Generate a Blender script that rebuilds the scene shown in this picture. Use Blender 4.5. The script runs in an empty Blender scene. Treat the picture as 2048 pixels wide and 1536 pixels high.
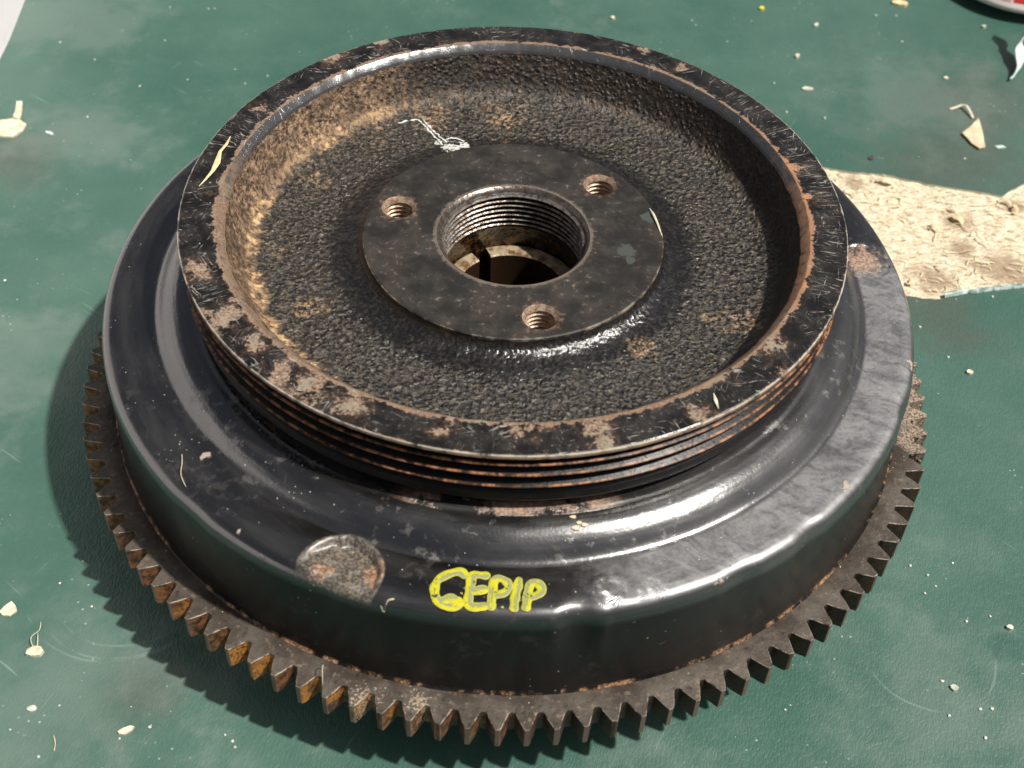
import bpy, bmesh, math, random
from mathutils import Vector, Matrix, noise
from mathutils.geometry import tessellate_polygon
random.seed(7)
C = bpy.context.scene.collection
sc = bpy.context.scene
R = math.radians
PI = math.pi

# ------------------------------------------------------------------ camera, sky, sun, exposure
cd = bpy.data.cameras.new('camera'); cam = bpy.data.objects.new('camera', cd); C.objects.link(cam); sc.camera = cam
rx = Vector((0.99904352, 0.0288443, 0.03286412)); up = Vector((-0.04355505, 0.72299695, 0.68947688)); dd = Vector((0.00387318, 0.69024881, -0.72356173))
m = Matrix((rx, up, -dd)).transposed().to_4x4(); m.translation = Vector((0, -0.31637169, 0.31823066)); cam.matrix_world = m
cd.sensor_width = 36; cd.lens = 2646.353/2048*36; cd.clip_start = .01; cd.clip_end = 50
cd.dof.use_dof = True; cd.dof.focus_distance = .415; cd.dof.aperture_fstop = 20

SUN_AZ, SUN_EL = -20.8, 59.6
w = bpy.data.worlds.new('World'); sc.world = w; w.use_nodes = True
sky = w.node_tree.nodes.new('ShaderNodeTexSky'); sky.sky_type = 'NISHITA'; sky.sun_disc = False
sky.sun_elevation = R(SUN_EL); sky.sun_rotation = R(90-SUN_AZ)
bg = w.node_tree.nodes['Background']; bg.inputs[1].default_value = .055
sky.dust_density = 4.0; sky.air_density = .7; sky.ozone_density = .6
hs = w.node_tree.nodes.new('ShaderNodeHueSaturation'); hs.inputs['Saturation'].default_value = .5   # the camera's white balance
w.node_tree.links.new(sky.outputs[0], hs.inputs['Color']); w.node_tree.links.new(hs.outputs[0], bg.inputs[0])
sd = bpy.data.lights.new('sun', 'SUN'); sun = bpy.data.objects.new('sun', sd); C.objects.link(sun)
sd.energy = 5.0; sd.angle = R(1.8); sd.color = (1, .95, .87)
sv = Vector((math.cos(R(SUN_EL))*math.cos(R(SUN_AZ)), math.cos(R(SUN_EL))*math.sin(R(SUN_AZ)), math.sin(R(SUN_EL))))
sun.rotation_euler = (-sv).to_track_quat('-Z', 'Y').to_euler()
sc.view_settings.view_transform = 'Standard'; sc.view_settings.look = 'None'; sc.view_settings.exposure = 0.08; sc.view_settings.gamma = 1

# ------------------------------------------------------------------ helpers
def tag(o, label=None, cat=None, group=None, kind=None):
    if label: o['label'] = label
    if cat: o['category'] = cat
    if group: o['group'] = group
    if kind: o['kind'] = kind
    return o
def empty(name, loc=(0, 0, 0)):
    o = bpy.data.objects.new(name, None); C.objects.link(o); o.location = loc; o.empty_display_size = .02
    return o
def link(name, me, mat, parent=None):
    o = bpy.data.objects.new(name, me); C.objects.link(o)
    if mat and not me.materials: me.materials.append(mat)
    if parent: o.parent = parent
    return o
def mesh(name, vs, fs, smooth=40):
    me = bpy.data.meshes.new(name); me.from_pydata(vs, [], fs); me.validate(); me.update()
    if smooth:
        me.shade_smooth(); me.set_sharp_from_angle(angle=R(smooth))
    return me
def lathe(prof, n, fn=None, a0=0, a1=2*PI):
    full = abs(a1-a0-2*PI) < 1e-6
    k = n if full else n+1
    vs = []
    for i in range(k):
        a = a0+(a1-a0)*i/n; ca, sa = math.cos(a), math.sin(a)
        for r, z in prof:
            p = (r*ca, r*sa, z)
            if fn: p = fn(p, r, a)
            vs.append(p)
    L = len(prof); fs = []
    for i in range(n):
        j = (i+1) % k
        for q in range(L-1):
            fs.append((i*L+q, j*L+q, j*L+q+1, i*L+q+1))
    return vs, fs
def resample(prof, step):
    out = [prof[0]]
    for a, b in zip(prof, prof[1:]):
        d = math.dist(a, b); k = max(1, round(d/step))
        for i in range(1, k+1): out.append((a[0]+(b[0]-a[0])*i/k, a[1]+(b[1]-a[1])*i/k))
    return out
def tube(pts, rad, n=6, flat=1.0, uv=False, taper=True):
    """a rounded bead along pts; flat squashes it in z"""
    P = [Vector(p) for p in pts]; vs = []; fs = []
    for i, p in enumerate(P):
        t = (P[min(i+1, len(P)-1)]-P[max(i-1, 0)]).normalized()
        s = t.cross(Vector((0, 0, 1)))
        s = s.normalized() if s.length > 1e-6 else Vector((1, 0, 0))
        u = s.cross(t).normalized()
        rr = rad[i] if isinstance(rad, (list, tuple)) else rad*(1 if not taper else (.35 if i in (0, len(P)-1) else 1))
        for k in range(n):
            a = 2*PI*k/n
            vs.append(p+s*math.cos(a)*rr+u*math.sin(a)*rr*flat)
    for i in range(len(P)-1):
        for k in range(n):
            fs.append((i*n+k, i*n+(k+1) % n, (i+1)*n+(k+1) % n, (i+1)*n+k))
    fs.append(tuple(range(n))[::-1]); fs.append(tuple((len(P)-1)*n+k for k in range(n)))
    return vs, fs
def smooth_path(pts, k=6):
    P = [Vector(p) for p in pts]
    if len(P) < 3: return P
    out = []
    for i in range(len(P)-1):
        p0, p1, p2, p3 = P[max(i-1, 0)], P[i], P[i+1], P[min(i+2, len(P)-1)]
        for j in range(k):
            t = j/k
            out.append(.5*((2*p1)+(-p0+p2)*t+(2*p0-5*p1+4*p2-p3)*t*t+(-p0+3*p1-3*p2+p3)*t**3))
    out.append(P[-1]); return out

# ------------------------------------------------------------------ node mini-language
class NT:
    def __init__(s, name, ref=None):
        s.m = bpy.data.materials.new(name); s.m.use_nodes = True
        s.t = s.m.node_tree; s.b = s.t.nodes['Principled BSDF']
        if ref:
            tc = s.n('ShaderNodeTexCoord'); tc.object = ref; s.P = tc.outputs['Object']
        else:
            s.P = s.n('ShaderNodeNewGeometry').outputs['Position']
        x = s.n('ShaderNodeSeparateXYZ'); s.l(s.P, x.inputs[0]); s.x, s.y, s.z = x.outputs
        s._r = None
    def n(s, t): return s.t.nodes.new(t)
    def l(s, a, b): s.t.links.new(a, b)
    def put(s, sock, v):
        if isinstance(v, bpy.types.NodeSocket): s.l(v, sock)
        elif isinstance(v, (int, float)): sock.default_value = v
        else: sock.default_value = tuple(v)+(1,)*(len(sock.default_value)-len(v))
    def op(s, o, a, b=0, c=0, clamp=False):
        k = s.n('ShaderNodeMath'); k.operation = o; k.use_clamp = clamp
        for i, v in enumerate((a, b, c)): s.put(k.inputs[i], v)
        return k.outputs[0]
    def add(s, a, b): return s.op('ADD', a, b)
    def sub(s, a, b): return s.op('SUBTRACT', a, b)
    def mul(s, a, b): return s.op('MULTIPLY', a, b)
    def mx(s, a, b): return s.op('MAXIMUM', a, b)
    def mn(s, a, b): return s.op('MINIMUM', a, b)
    @property
    def r(s):
        if s._r is None: s._r = s.op('SQRT', s.add(s.mul(s.x, s.x), s.mul(s.y, s.y)))
        return s._r
    def step(s, v, lo, hi):
        k = s.n('ShaderNodeMapRange'); k.interpolation_type = 'SMOOTHSTEP'
        if lo <= hi:
            k.inputs[1].default_value = lo; k.inputs[2].default_value = hi
        else:
            k.inputs[1].default_value = hi; k.inputs[2].default_value = lo; k.inputs[3].default_value = 1; k.inputs[4].default_value = 0
        s.put(k.inputs[0], v); return k.outputs[0]
    def noise(s, scale, det=3, rough=.55, vec=None, dist=0, col=False):
        k = s.n('ShaderNodeTexNoise'); k.inputs['Scale'].default_value = scale; k.inputs['Detail'].default_value = det
        k.inputs['Roughness'].default_value = rough; k.inputs['Distortion'].default_value = dist
        s.l(vec or s.P, k.inputs['Vector']); return k.outputs[1 if col else 0]
    def voro(s, scale, vec=None, feat='F1', out=0):
        k = s.n('ShaderNodeTexVoronoi'); k.feature = feat; k.inputs['Scale'].default_value = scale
        s.l(vec or s.P, k.inputs['Vector']); return k.outputs[out]
    def vec(s, x, y, z):
        k = s.n('ShaderNodeCombineXYZ')
        for i, v in enumerate((x, y, z)): s.put(k.inputs[i], v)
        return k.outputs[0]
    def warp(s, scale, amp, vec=None):
        k = s.n('ShaderNodeVectorMath'); k.operation = 'SUBTRACT'; s.l(s.noise(scale, 3, .6, vec, col=True), k.inputs[0]); k.inputs[1].default_value = (.5,)*3
        q = s.n('ShaderNodeVectorMath'); q.operation = 'MULTIPLY_ADD'; s.l(k.outputs[0], q.inputs[0]); q.inputs[1].default_value = (amp,)*3; s.l(vec or s.P, q.inputs[2])
        return q.outputs[0]
    def stretch(s, ang, sx, sy, vec=None):
        k = s.n('ShaderNodeMapping'); k.vector_type = 'TEXTURE' if False else 'POINT'
        q = s.n('ShaderNodeVectorRotate'); q.rotation_type = 'Z_AXIS'; q.inputs['Angle'].default_value = R(ang); s.l(vec or s.P, q.inputs['Vector'])
        s.l(q.outputs[0], k.inputs[0]); k.inputs['Scale'].default_value = (sx, sy, 1); return k.outputs[0]
    @property
    def cyl(s):   # angle along the rim, radius, height
        return s.vec(s.mul(s.op('ARCTAN2', s.x, s.mul(s.y, -1)), .1), s.r, s.z)
    def blobs(s, lst, vec=None):
        """1 at the centre of each listed patch, 0 at its border, negative outside"""
        v = vec or s.P; flat = s.n('ShaderNodeVectorMath'); flat.operation = 'MULTIPLY'; s.l(v, flat.inputs[0]); flat.inputs[1].default_value = (1, 1, 0)
        out = None
        for it in lst:
            x, y, r = it[:3]
            k = s.n('ShaderNodeVectorMath'); k.operation = 'DISTANCE'; s.l(flat.outputs[0], k.inputs[0]); k.inputs[1].default_value = (x, y, 0)
            d = s.op('MULTIPLY_ADD', k.outputs['Value'], -1/r, 1)
            out = d if out is None else s.mx(out, d)
        return out
    def mix(s, f, a, b):
        k = s.n('ShaderNodeMix'); k.data_type = 'RGBA'; s.put(k.inputs[0], f); s.put(k.inputs[6], a); s.put(k.inputs[7], b); return k.outputs[2]
    def lerp(s, f, a, b):
        k = s.n('ShaderNodeMix'); k.data_type = 'FLOAT'; s.put(k.inputs[0], f); s.put(k.inputs[2], a); s.put(k.inputs[3], b); return k.outputs[0]
    def bump(s, h, dist, strength=1, nrm=None):
        k = s.n('ShaderNodeBump'); s.put(k.inputs['Strength'], strength); k.inputs['Distance'].default_value = dist
        s.l(h, k.inputs['Height'])
        if nrm: s.l(nrm, k.inputs['Normal'])
        return k.outputs[0]
    def out(s, col, rough, nrm=None, metal=0, spec=None, ior=None, coat=None, coat_r=None):
        s.put(s.b.inputs['Base Color'], col); s.put(s.b.inputs['Roughness'], rough); s.put(s.b.inputs['Metallic'], metal)
        if nrm: s.l(nrm, s.b.inputs['Normal']); s.l(nrm, s.b.inputs['Coat Normal'])
        if spec is not None: s.put(s.b.inputs['Specular IOR Level'], spec)
        if ior: s.b.inputs['IOR'].default_value = ior
        if coat is not None: s.put(s.b.inputs['Coat Weight'], coat); s.put(s.b.inputs['Coat Roughness'], coat_r or .1)
        return s.m

Z0 = -.0324          # table surface; the flywheel's ring gear top is z = 0
root = empty('flywheel', (0, 0, Z0))
REF = empty('flywheel_centre')   # texture reference on the axle line
REF.parent = root; REF.location = (0, 0, -Z0)

# ------------------------------------------------------------------ materials
def m_vinyl():
    s = NT('green_vinyl')
    wv = s.warp(25, .004)
    big = s.noise(9, 4, .6, wv); mid = s.noise(45, 5, .65, wv); fine = s.noise(420, 3, .6)
    col = s.mix(s.step(big, .3, .7), (.038, .102, .078), (.070, .142, .113))
    haze = s.mul(s.step(mid, .47, .75), s.step(s.noise(6, 2), .35, .65))
    col = s.mix(s.mul(haze, .5), col, (.135, .19, .165))
    # brownish grime patches
    gr = s.step(s.add(s.blobs([(-.2145, .137, .03), (.195, .17, .06), (.17, .065, .035), (.21, .21, .05), (-.105, -.115, .02), (-.02, -.17, .03)]), s.mul(s.sub(mid, .5), 1.6)), .1, .8)
    col = s.mix(s.mul(gr, .6), col, (.080, .088, .072))
    # pale bloom near the left edge and other rubbed places
    pb = s.step(s.add(s.blobs([(-.24, .25, .06), (-.205, .2505, .05), (-.19, .16, .05), (.13, -.11, .06), (.18, .22, .07), (-.18, .02, .05), (-.13, -.12, .06), (.06, -.16, .05)]), s.mul(s.sub(mid, .5), 2.2)), .1, .9)
    col = s.mix(s.mul(pb, .42), col, (.15, .20, .175))
    dk = s.step(s.blobs([(.1590, -.0860, .007)], s.warp(60, .006)), 0, .6)
    col = s.mix(s.mul(dk, .5), col, (.02, .08, .06))
    # thin scuffs: long arcs and short scratches
    arc = None
    wa = s.warp(30, .003)
    for cx, cy, rr, aa, bb in ((-.116, -.075, .0245, -.16, -.05), (-.1165, -.0765, .0275, -.16, -.05), (-.118, -.074, .031, -.17, -.06), (.135, -.09, .02, 0, 0)):
        k = s.n('ShaderNodeVectorMath'); k.operation = 'DISTANCE'; s.l(wa, k.inputs[0]); k.inputs[1].default_value = (cx, cy, Z0)
        d = s.step(s.op('ABSOLUTE', s.sub(k.outputs['Value'], rr)), .0006, .0001)
        arc = d if arc is None else s.mx(arc, d)
    arc = s.mul(arc, s.mul(s.step(s.y, -.088, -.094), s.step(s.noise(60, 2), .42, .6)))
    sc1 = s.step(s.noise(1, 2, .5, s.stretch(25, 500, 28)), .70, .76)
    sc2 = s.step(s.noise(1, 2, .5, s.stretch(-55, 620, 22, s.warp(12, .01))), .70, .76)
    scr = s.mul(s.mx(sc1, sc2), s.step(s.noise(30, 2), .5, .62))
    col = s.mix(s.mul(s.mx(s.mul(arc, .7), scr), .35), col, (.30, .40, .36))
    dots = s.mul(s.step(s.voro(330), .14, .09), s.step(s.noise(35, 2), .56, .66))
    col = s.mix(s.mul(dots, .6), col, (.45, .50, .44))
    # leather grain: creased cells that run mostly up and down the picture
    g = s.stretch(8, 1.0, .42, s.warp(120, .0016))
    c1 = s.voro(980, g, 'DISTANCE_TO_EDGE'); c2 = s.noise(900, 2, .5, g)
    h = s.add(s.mul(s.step(c1, 0, .22), .4), s.mul(c2, 1.0))
    nb = s.bump(h, .00016, .75)
    nb = s.bump(s.noise(55, 3, .5), .0009, .5, nb)
    rough = s.lerp(haze, s.lerp(fine, .36, .5), .62)
    return s.out(s.mix(s.mul(s.sub(fine, .5), .5), col, (.12, .18, .15)), rough, nb, spec=.5)
def m_backing():
    s = NT('vinyl_edge'); n = s.noise(500, 3)
    return s.out(s.mix(n, (.35, .42, .36), (.60, .58, .47)), .8)
def m_underside():
    s = NT('vinyl_flap'); n = s.noise(220, 4)
    return s.out(s.mix(s.step(n, .4, .62), (.12, .20, .18), (.50, .58, .55)), .4)
def m_board():
    s = NT('bare_board_fibre')
    fib = s.noise(1, 5, .7, s.stretch(-8, 260, 700, s.warp(90, .006)))
    fib2 = s.noise(1, 4, .65, s.stretch(60, 300, 900, s.warp(60, .01)))
    big = s.noise(60, 4, .6)
    col = s.mix(s.step(fib, .3, .7), (.42, .32, .20), (.92, .83, .63))
    col = s.mix(s.mul(s.step(fib2, .5, .72), .6), col, (.86, .79, .63))
    st = s.step(s.add(s.blobs([(.1865, .125, .011), (.186, .107, .010), (.212, .136, .010), (.20, .095, .022), (.17, .088, .014), (.225, .10, .02), (.147, .148, .010)]), s.mul(s.sub(big, .5), 2.4)), .15, .85)
    col = s.mix(s.mul(st, .72), col, (.26, .17, .10))
    sp = s.step(s.noise(900, 2), .68, .76)
    col = s.mix(s.mul(sp, .25), col, (.22, .13, .07))
    h = s.add(s.mul(fib, .7), s.add(s.mul(fib2, .8), s.mul(s.noise(700, 3), .15)))
    return s.out(col, .85, s.bump(h, .0009, 1))
RIMB = [(-.0892, -.0361, .0043), (-.0778, -.056, .0072), (-.0688, -.0652, .0041), (-.0515, -.079, .0072), (-.0599, -.075, .0043), (-.0402, -.0858, .0048), (-.0671, .0758, .0048), (-.0843, .044, .0031), (-.088, -.0007, .0034), (-.0845, -.0204, .0038), (.0866, .0256, .0034), (.0895, .0081, .0041), (.0861, -.0065, .0034), (.0831, -.0291, .0034), (.0715, -.0565, .0038), (.0583, -.0678, .0034), (.0218, -.0885, .0043), (.0051, -.0898, .0043), (-.0142, -.0888, .0034), (.0731, -.0669, .0031), (.0504, -.0845, .0041), (.0548, .0784, .0028), (.0431, .0885, .0028), (-.0495, .0879, .0038), (-.0753, -.0468, .0031), (.0255, -.0946, .0034), (-.0165, -.0927, .0031)]
def scratches(s, dens=.7):
    """hair-thin marks in a few wandering directions, mostly broken up"""
    out = None
    for i, (a, sx, sy) in enumerate(((12, 2300, 90), (71, 2000, 120), (-38, 2500, 80), (118, 1800, 150))):
        n = s.noise(1, 1.5, .5, s.stretch(a, sx, sy, s.warp(22+7*i, .016)))
        k = s.mul(s.step(n, dens, dens+.05), s.step(s.noise(60+13*i, 2), .50, .62))
        out = k if out is None else s.mx(out, k)
    return s.mul(out, s.step(s.noise(520, 2), .34, .52))
def m_rim():
    s = NT('pulley_rim_paint', REF)
    big = s.noise(140, 5, .65); mid = s.noise(420, 4, .65); fine = s.noise(1500, 3, .6)
    wv = s.warp(150, .006)
    nz = s.add(s.mul(s.sub(big, .5), 2.2), s.add(s.mul(s.sub(mid, .5), 1.6), s.mul(s.sub(fine, .5), .8)))
    b = s.add(s.blobs(RIMB, wv), s.mul(nz, 1.35))
    inner = s.mul(s.add(s.step(s.r, .0920, .0888), s.mul(nz, 1.0)), s.step(s.r, .0889, .0892))
    outer = s.add(s.step(s.r, .0990, .1006), s.mul(nz, .9))
    wear = s.mx(s.mul(s.step(b, .22, .50), s.lerp(s.step(fine, .30, .48), .45, 1)), s.mx(s.step(inner, .52, .68), s.step(outer, .62, .8)))
    top = s.step(s.z, .0640, .0648)
    wear = s.mul(wear, top)
    cyl = s.cyl
    rad = s.noise(1, 3, .65, s.stretch(0, 1900, 110, cyl))
    radm = s.mul(s.step(rad, .60, .68), s.step(s.add(s.blobs([(.097, .02, .03), (.092, -.01, .03), (-.09, .03, .02), (-.085, -.055, .02), (.08, .05, .03)]), s.mul(s.sub(big, .5), 1.5)), .1, .7))
    flk = s.mul(s.step(s.noise(900, 4, .7, s.warp(300, .002)), .60, .68), s.step(big, .42, .6))
    scr = s.mx(s.mx(scratches(s, .64), s.mul(flk, .8)), radm)
    paint = s.mix(s.step(big, .35, .7), (.006, .0055, .005), (.030, .026, .023))
    paint = s.mix(s.mul(s.step(mid, .62, .74), .5), paint, (.08, .06, .048))
    rust = s.mix(s.step(fine, .35, .65), (.13, .085, .060), (.33, .235, .165))
    rust = s.mix(s.step(s.noise(90, 2), .5, .66), rust, (.26, .23, .165))
    # orange inner lip on the right hand side
    orng = s.mul(s.step(s.x, .07, .085), s.step(s.r, .0925, .091))
    rust = s.mix(s.mul(orng, .7), rust, (.46, .20, .085))
    halo = s.mul(s.step(b, -.55, .3), s.step(mid, .35, .6))
    paint = s.mix(s.mul(halo, .6), paint, (.085, .050, .030))
    rust = s.mix(s.mul(s.step(b, .75, .3), .5), rust, (.20, .11, .06))
    col = s.mix(wear, paint, rust)
    col = s.mix(s.mul(scr, s.mul(top, .75)), col, (.42, .39, .35))
    # grooves: rusty crests, black valleys
    crest = s.mul(s.mul(s.sub(1, top), s.lerp(s.step(s.add(s.mul(big, .6), s.mul(mid, .4)), .44, .56), .25, 1)), s.mul(s.step(s.r, .09935, .0997), s.step(s.z, .0505, .0515)))
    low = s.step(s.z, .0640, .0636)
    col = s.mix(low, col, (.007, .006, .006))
    gcol = s.mix(s.step(mid, .35, .6), (.05, .025, .016), (.34, .15, .07))
    col = s.mix(crest, col, gcol)
    gv = s.mul(s.sub(1, top), s.mul(s.step(s.r, .0988, .0975), s.step(s.noise(1, 3, .6, s.stretch(0, 140, 500, cyl)), .64, .7)))
    col = s.mix(s.mul(gv, .8), col, (.33, .13, .035))
    edge = s.mul(s.step(s.op('ABSOLUTE', s.sub(s.r, .1003)), .00035, .0001), s.mul(s.step(s.z, .0650, .0652), s.step(big, .35, .5)))
    col = s.mix(s.mul(edge, .8), col, (.55, .50, .42))
    rough = s.lerp(wear, s.lerp(big, .26, .46), .72)
    cham = s.mul(s.step(s.r, .0893, .0890), s.step(s.r, .0864, .0867))
    rough = s.lerp(cham, rough, .24)
    col = s.mix(s.mul(cham, .8), col, (.05, .05, .052))
    chr_ = s.mul(s.mul(cham, s.step(s.add(s.y, s.mul(nz, .035)), .030, -.005)), s.step(mid, .25, .5))
    col = s.mix(s.mul(chr_, .85), col, rust); rough = s.lerp(chr_, rough, .75)
    cham = s.mul(cham, s.sub(1, chr_))
    h = s.add(s.mul(wear, -.5), s.add(s.mul(mid, .35), s.mul(scr, -.5)))
    nb = s.bump(h, .00022, .8); nb = s.bump(fine, .00008, .6, nb)
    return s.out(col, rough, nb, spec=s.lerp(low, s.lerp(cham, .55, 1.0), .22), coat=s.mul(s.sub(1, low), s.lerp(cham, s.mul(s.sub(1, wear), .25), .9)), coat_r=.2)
DISHB = [(-.0619, -.0329, .0078), (-.0046, .0673, .0141), (-.0287, .0655, .0088), (.0076, .0623, .0069), (.0685, -.0289, .0103), (.0396, -.0433, .0069), (-.0709, .0314, .0123), (-.0738, -.0064, .0086), (-.055, .055, .010)]
def m_dish():
    s = NT('cast_iron_dish', REF)
    big = s.noise(90, 5, .65); mid = s.noise(380, 4, .6)
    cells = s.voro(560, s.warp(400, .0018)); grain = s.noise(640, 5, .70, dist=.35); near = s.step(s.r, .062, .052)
    nz = s.add(s.mul(s.sub(big, .5), 1.8), s.mul(s.sub(mid, .5), 1.2))
    left = s.step(s.add(s.mul(s.x, 1), s.mul(s.y, .42)), .004, -.030)
    band = s.add(s.step(s.r, .0735, .0825), s.add(s.mul(nz, .8), s.mul(left, .12)))
    band = s.mul(s.step(band, .45, 1.05), s.lerp(s.step(s.add(mid, s.mul(grain, .5)), .55, .85), .35, 1))
    # right and far side keep more of the black paint
    band = s.mul(band, s.lerp(left, .10, 1.0))
    bl = s.mul(s.step(s.add(s.blobs(DISHB, s.warp(80, .008)), s.mul(nz, 1.9)), .2, 1.3), s.step(grain, .42, .60))
    rustm = s.mx(band, s.mul(bl, .6))
    base = s.mix(s.step(grain, .46, .66), (.0025, .0022, .002), (.125, .104, .078))  # worn grain tips lighter, hollows darker; glints painted into the contrast
    base = s.mix(s.mul(s.step(s.noise(1400, 2), .62, .70), .5), base, (.26, .20, .13))
    base = s.mix(s.mul(s.step(s.add(s.mul(mid, .5), s.mul(big, .5)), .5, .66), .4), base, (.075, .056, .038))
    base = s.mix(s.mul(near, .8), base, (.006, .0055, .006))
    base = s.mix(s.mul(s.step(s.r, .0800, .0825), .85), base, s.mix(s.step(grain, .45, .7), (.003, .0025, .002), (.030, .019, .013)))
    rust = s.mix(s.step(grain, .3, .7), (.15, .078, .036), (.58, .38, .21))
    rust = s.mix(s.mul(s.step(mid, .50, .66), s.step(s.r, .0835, .081)), rust, (.66, .45, .23))
    rust = s.mix(s.mul(s.step(s.r, .0815, .0835), .65), rust, s.mix(s.step(grain, .4, .62), (.045, .028, .019), (.32, .22, .15)))
    rust = s.mix(s.mul(s.step(big, .56, .44), .6), rust, (.07, .045, .030))
    col = s.mix(rustm, base, rust)
    wh = s.step(s.add(s.blobs([(-.0222, .0500, .0045), (-.0265, .0530, .0030), (-.0180, .0515, .0030)], s.warp(250, .003)), s.mul(s.sub(grain, .5), 2.6)), .35, .55)
    col = s.mix(wh, col, (.62, .62, .58))
    rough = s.lerp(rustm, s.lerp(mid, .27, .45), .7)
    h = s.add(s.mul(grain, .9), s.mul(s.step(cells, .55, .05), .5))
    near_hub = s.step(s.r, .049, .058)
    nb = s.bump(h, .00085, s.lerp(near, 1, .30))
    nb = s.bump(s.noise(160, 3), .0011, .5, nb)
    return s.out(col, s.lerp(near, s.lerp(rustm, .42, .62), .30), nb, spec=.45, coat=s.mul(s.mul(s.lerp(rustm, 1, .35), s.lerp(near, .8, 1.0)), s.lerp(s.step(s.r, .080, .083), 1, .35)), coat_r=.17)
def m_hub():
    s = NT('hub_face_metal', REF)
    big = s.noise(120, 5, .62); mid = s.noise(500, 4, .65); fine = s.noise(1600, 2)
    rings = s.noise(1, 2, .5, s.stretch(0, 25, 1500, s.cyl))
    col = s.mix(s.step(big, .35, .7), (.016, .0145, .013), (.045, .038, .032))
    col = s.mix(s.mul(s.step(mid, .55, .75), s.step(big, .4, .6)), col, (.20, .155, .125))
    holes = s.blobs([(-.0364, .0105, .0085), (.0271, .0262, .0080), (.0089, -.0369, .0085)])
    hr = s.step(s.add(holes, s.mul(s.sub(mid, .5), 1.6)), .15, .6)
    col = s.mix(s.mul(hr, .6), col, (.22, .13, .09))
    lip = s.step(s.add(s.step(s.r, .0275, .0235), s.mul(s.sub(mid, .5), 1.0)), .6, .95)
    col = s.mix(s.mul(lip, .5), col, (.24, .19, .15))
    scr = scratches(s, .72)
    col = s.mix(s.mul(scr, .5), col, (.34, .31, .28))
    gp = s.step(s.add(s.blobs([(.035, -.006, .004), (.0425, .011, .0035), (.036, -.010, .0025)], s.warp(200, .003)), s.mul(s.sub(mid, .5), 1)), .2, .4)
    col = s.mix(gp, col, (.055, .066, .056))
    e = s.mul(s.step(s.r, .0461, .0464), s.mul(s.step(big, .42, .62), s.step(mid, .3, .6)))
    col = s.mix(s.mul(e, .7), col, (.40, .33, .26))
    nb = s.bump(s.add(s.mul(mid, .5), s.mul(rings, .35)), .00013, .7); nb = s.bump(fine, .00006, .5, nb)
    return s.out(col, s.lerp(big, .42, .62), nb, spec=.5)
def m_thread():
    s = NT('bare_thread_steel', REF)
    mid = s.noise(500, 4, .65)
    col = s.mix(s.step(mid, .4, .65), (.42, .39, .35), (.16, .11, .08))
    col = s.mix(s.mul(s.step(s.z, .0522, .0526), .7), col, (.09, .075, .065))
    col = s.mix(s.mul(s.step(s.r, .0219, .0224), s.step(s.z, .0522, .0518)), col, (.012, .010, .009))  # thread roots painted near black, the shade between the crests
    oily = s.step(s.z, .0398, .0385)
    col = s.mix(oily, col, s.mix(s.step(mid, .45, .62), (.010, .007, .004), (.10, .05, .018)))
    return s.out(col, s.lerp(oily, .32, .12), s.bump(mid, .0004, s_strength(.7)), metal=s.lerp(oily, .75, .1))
def s_strength(v): return v
def m_rusty_thread():
    s = NT('rusty_thread_steel', REF)
    mid = s.noise(600, 4, .65)
    return s.out(s.mix(s.step(mid, .35, .62), (.46, .38, .29), (.26, .15, .09)), .42, s.bump(mid, .0003, .6), metal=.3)
def m_bush():
    s = NT('bushing_steel', REF)
    n = s.noise(300, 4, .6); m2 = s.noise(900, 3)
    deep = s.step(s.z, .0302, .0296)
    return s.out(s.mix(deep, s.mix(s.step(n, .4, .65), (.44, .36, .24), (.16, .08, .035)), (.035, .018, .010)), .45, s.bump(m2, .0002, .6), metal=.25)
DIMP = (-.0414, -.1158, .0108)
DIMP2 = (.1155, .0165, .0085)
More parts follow.
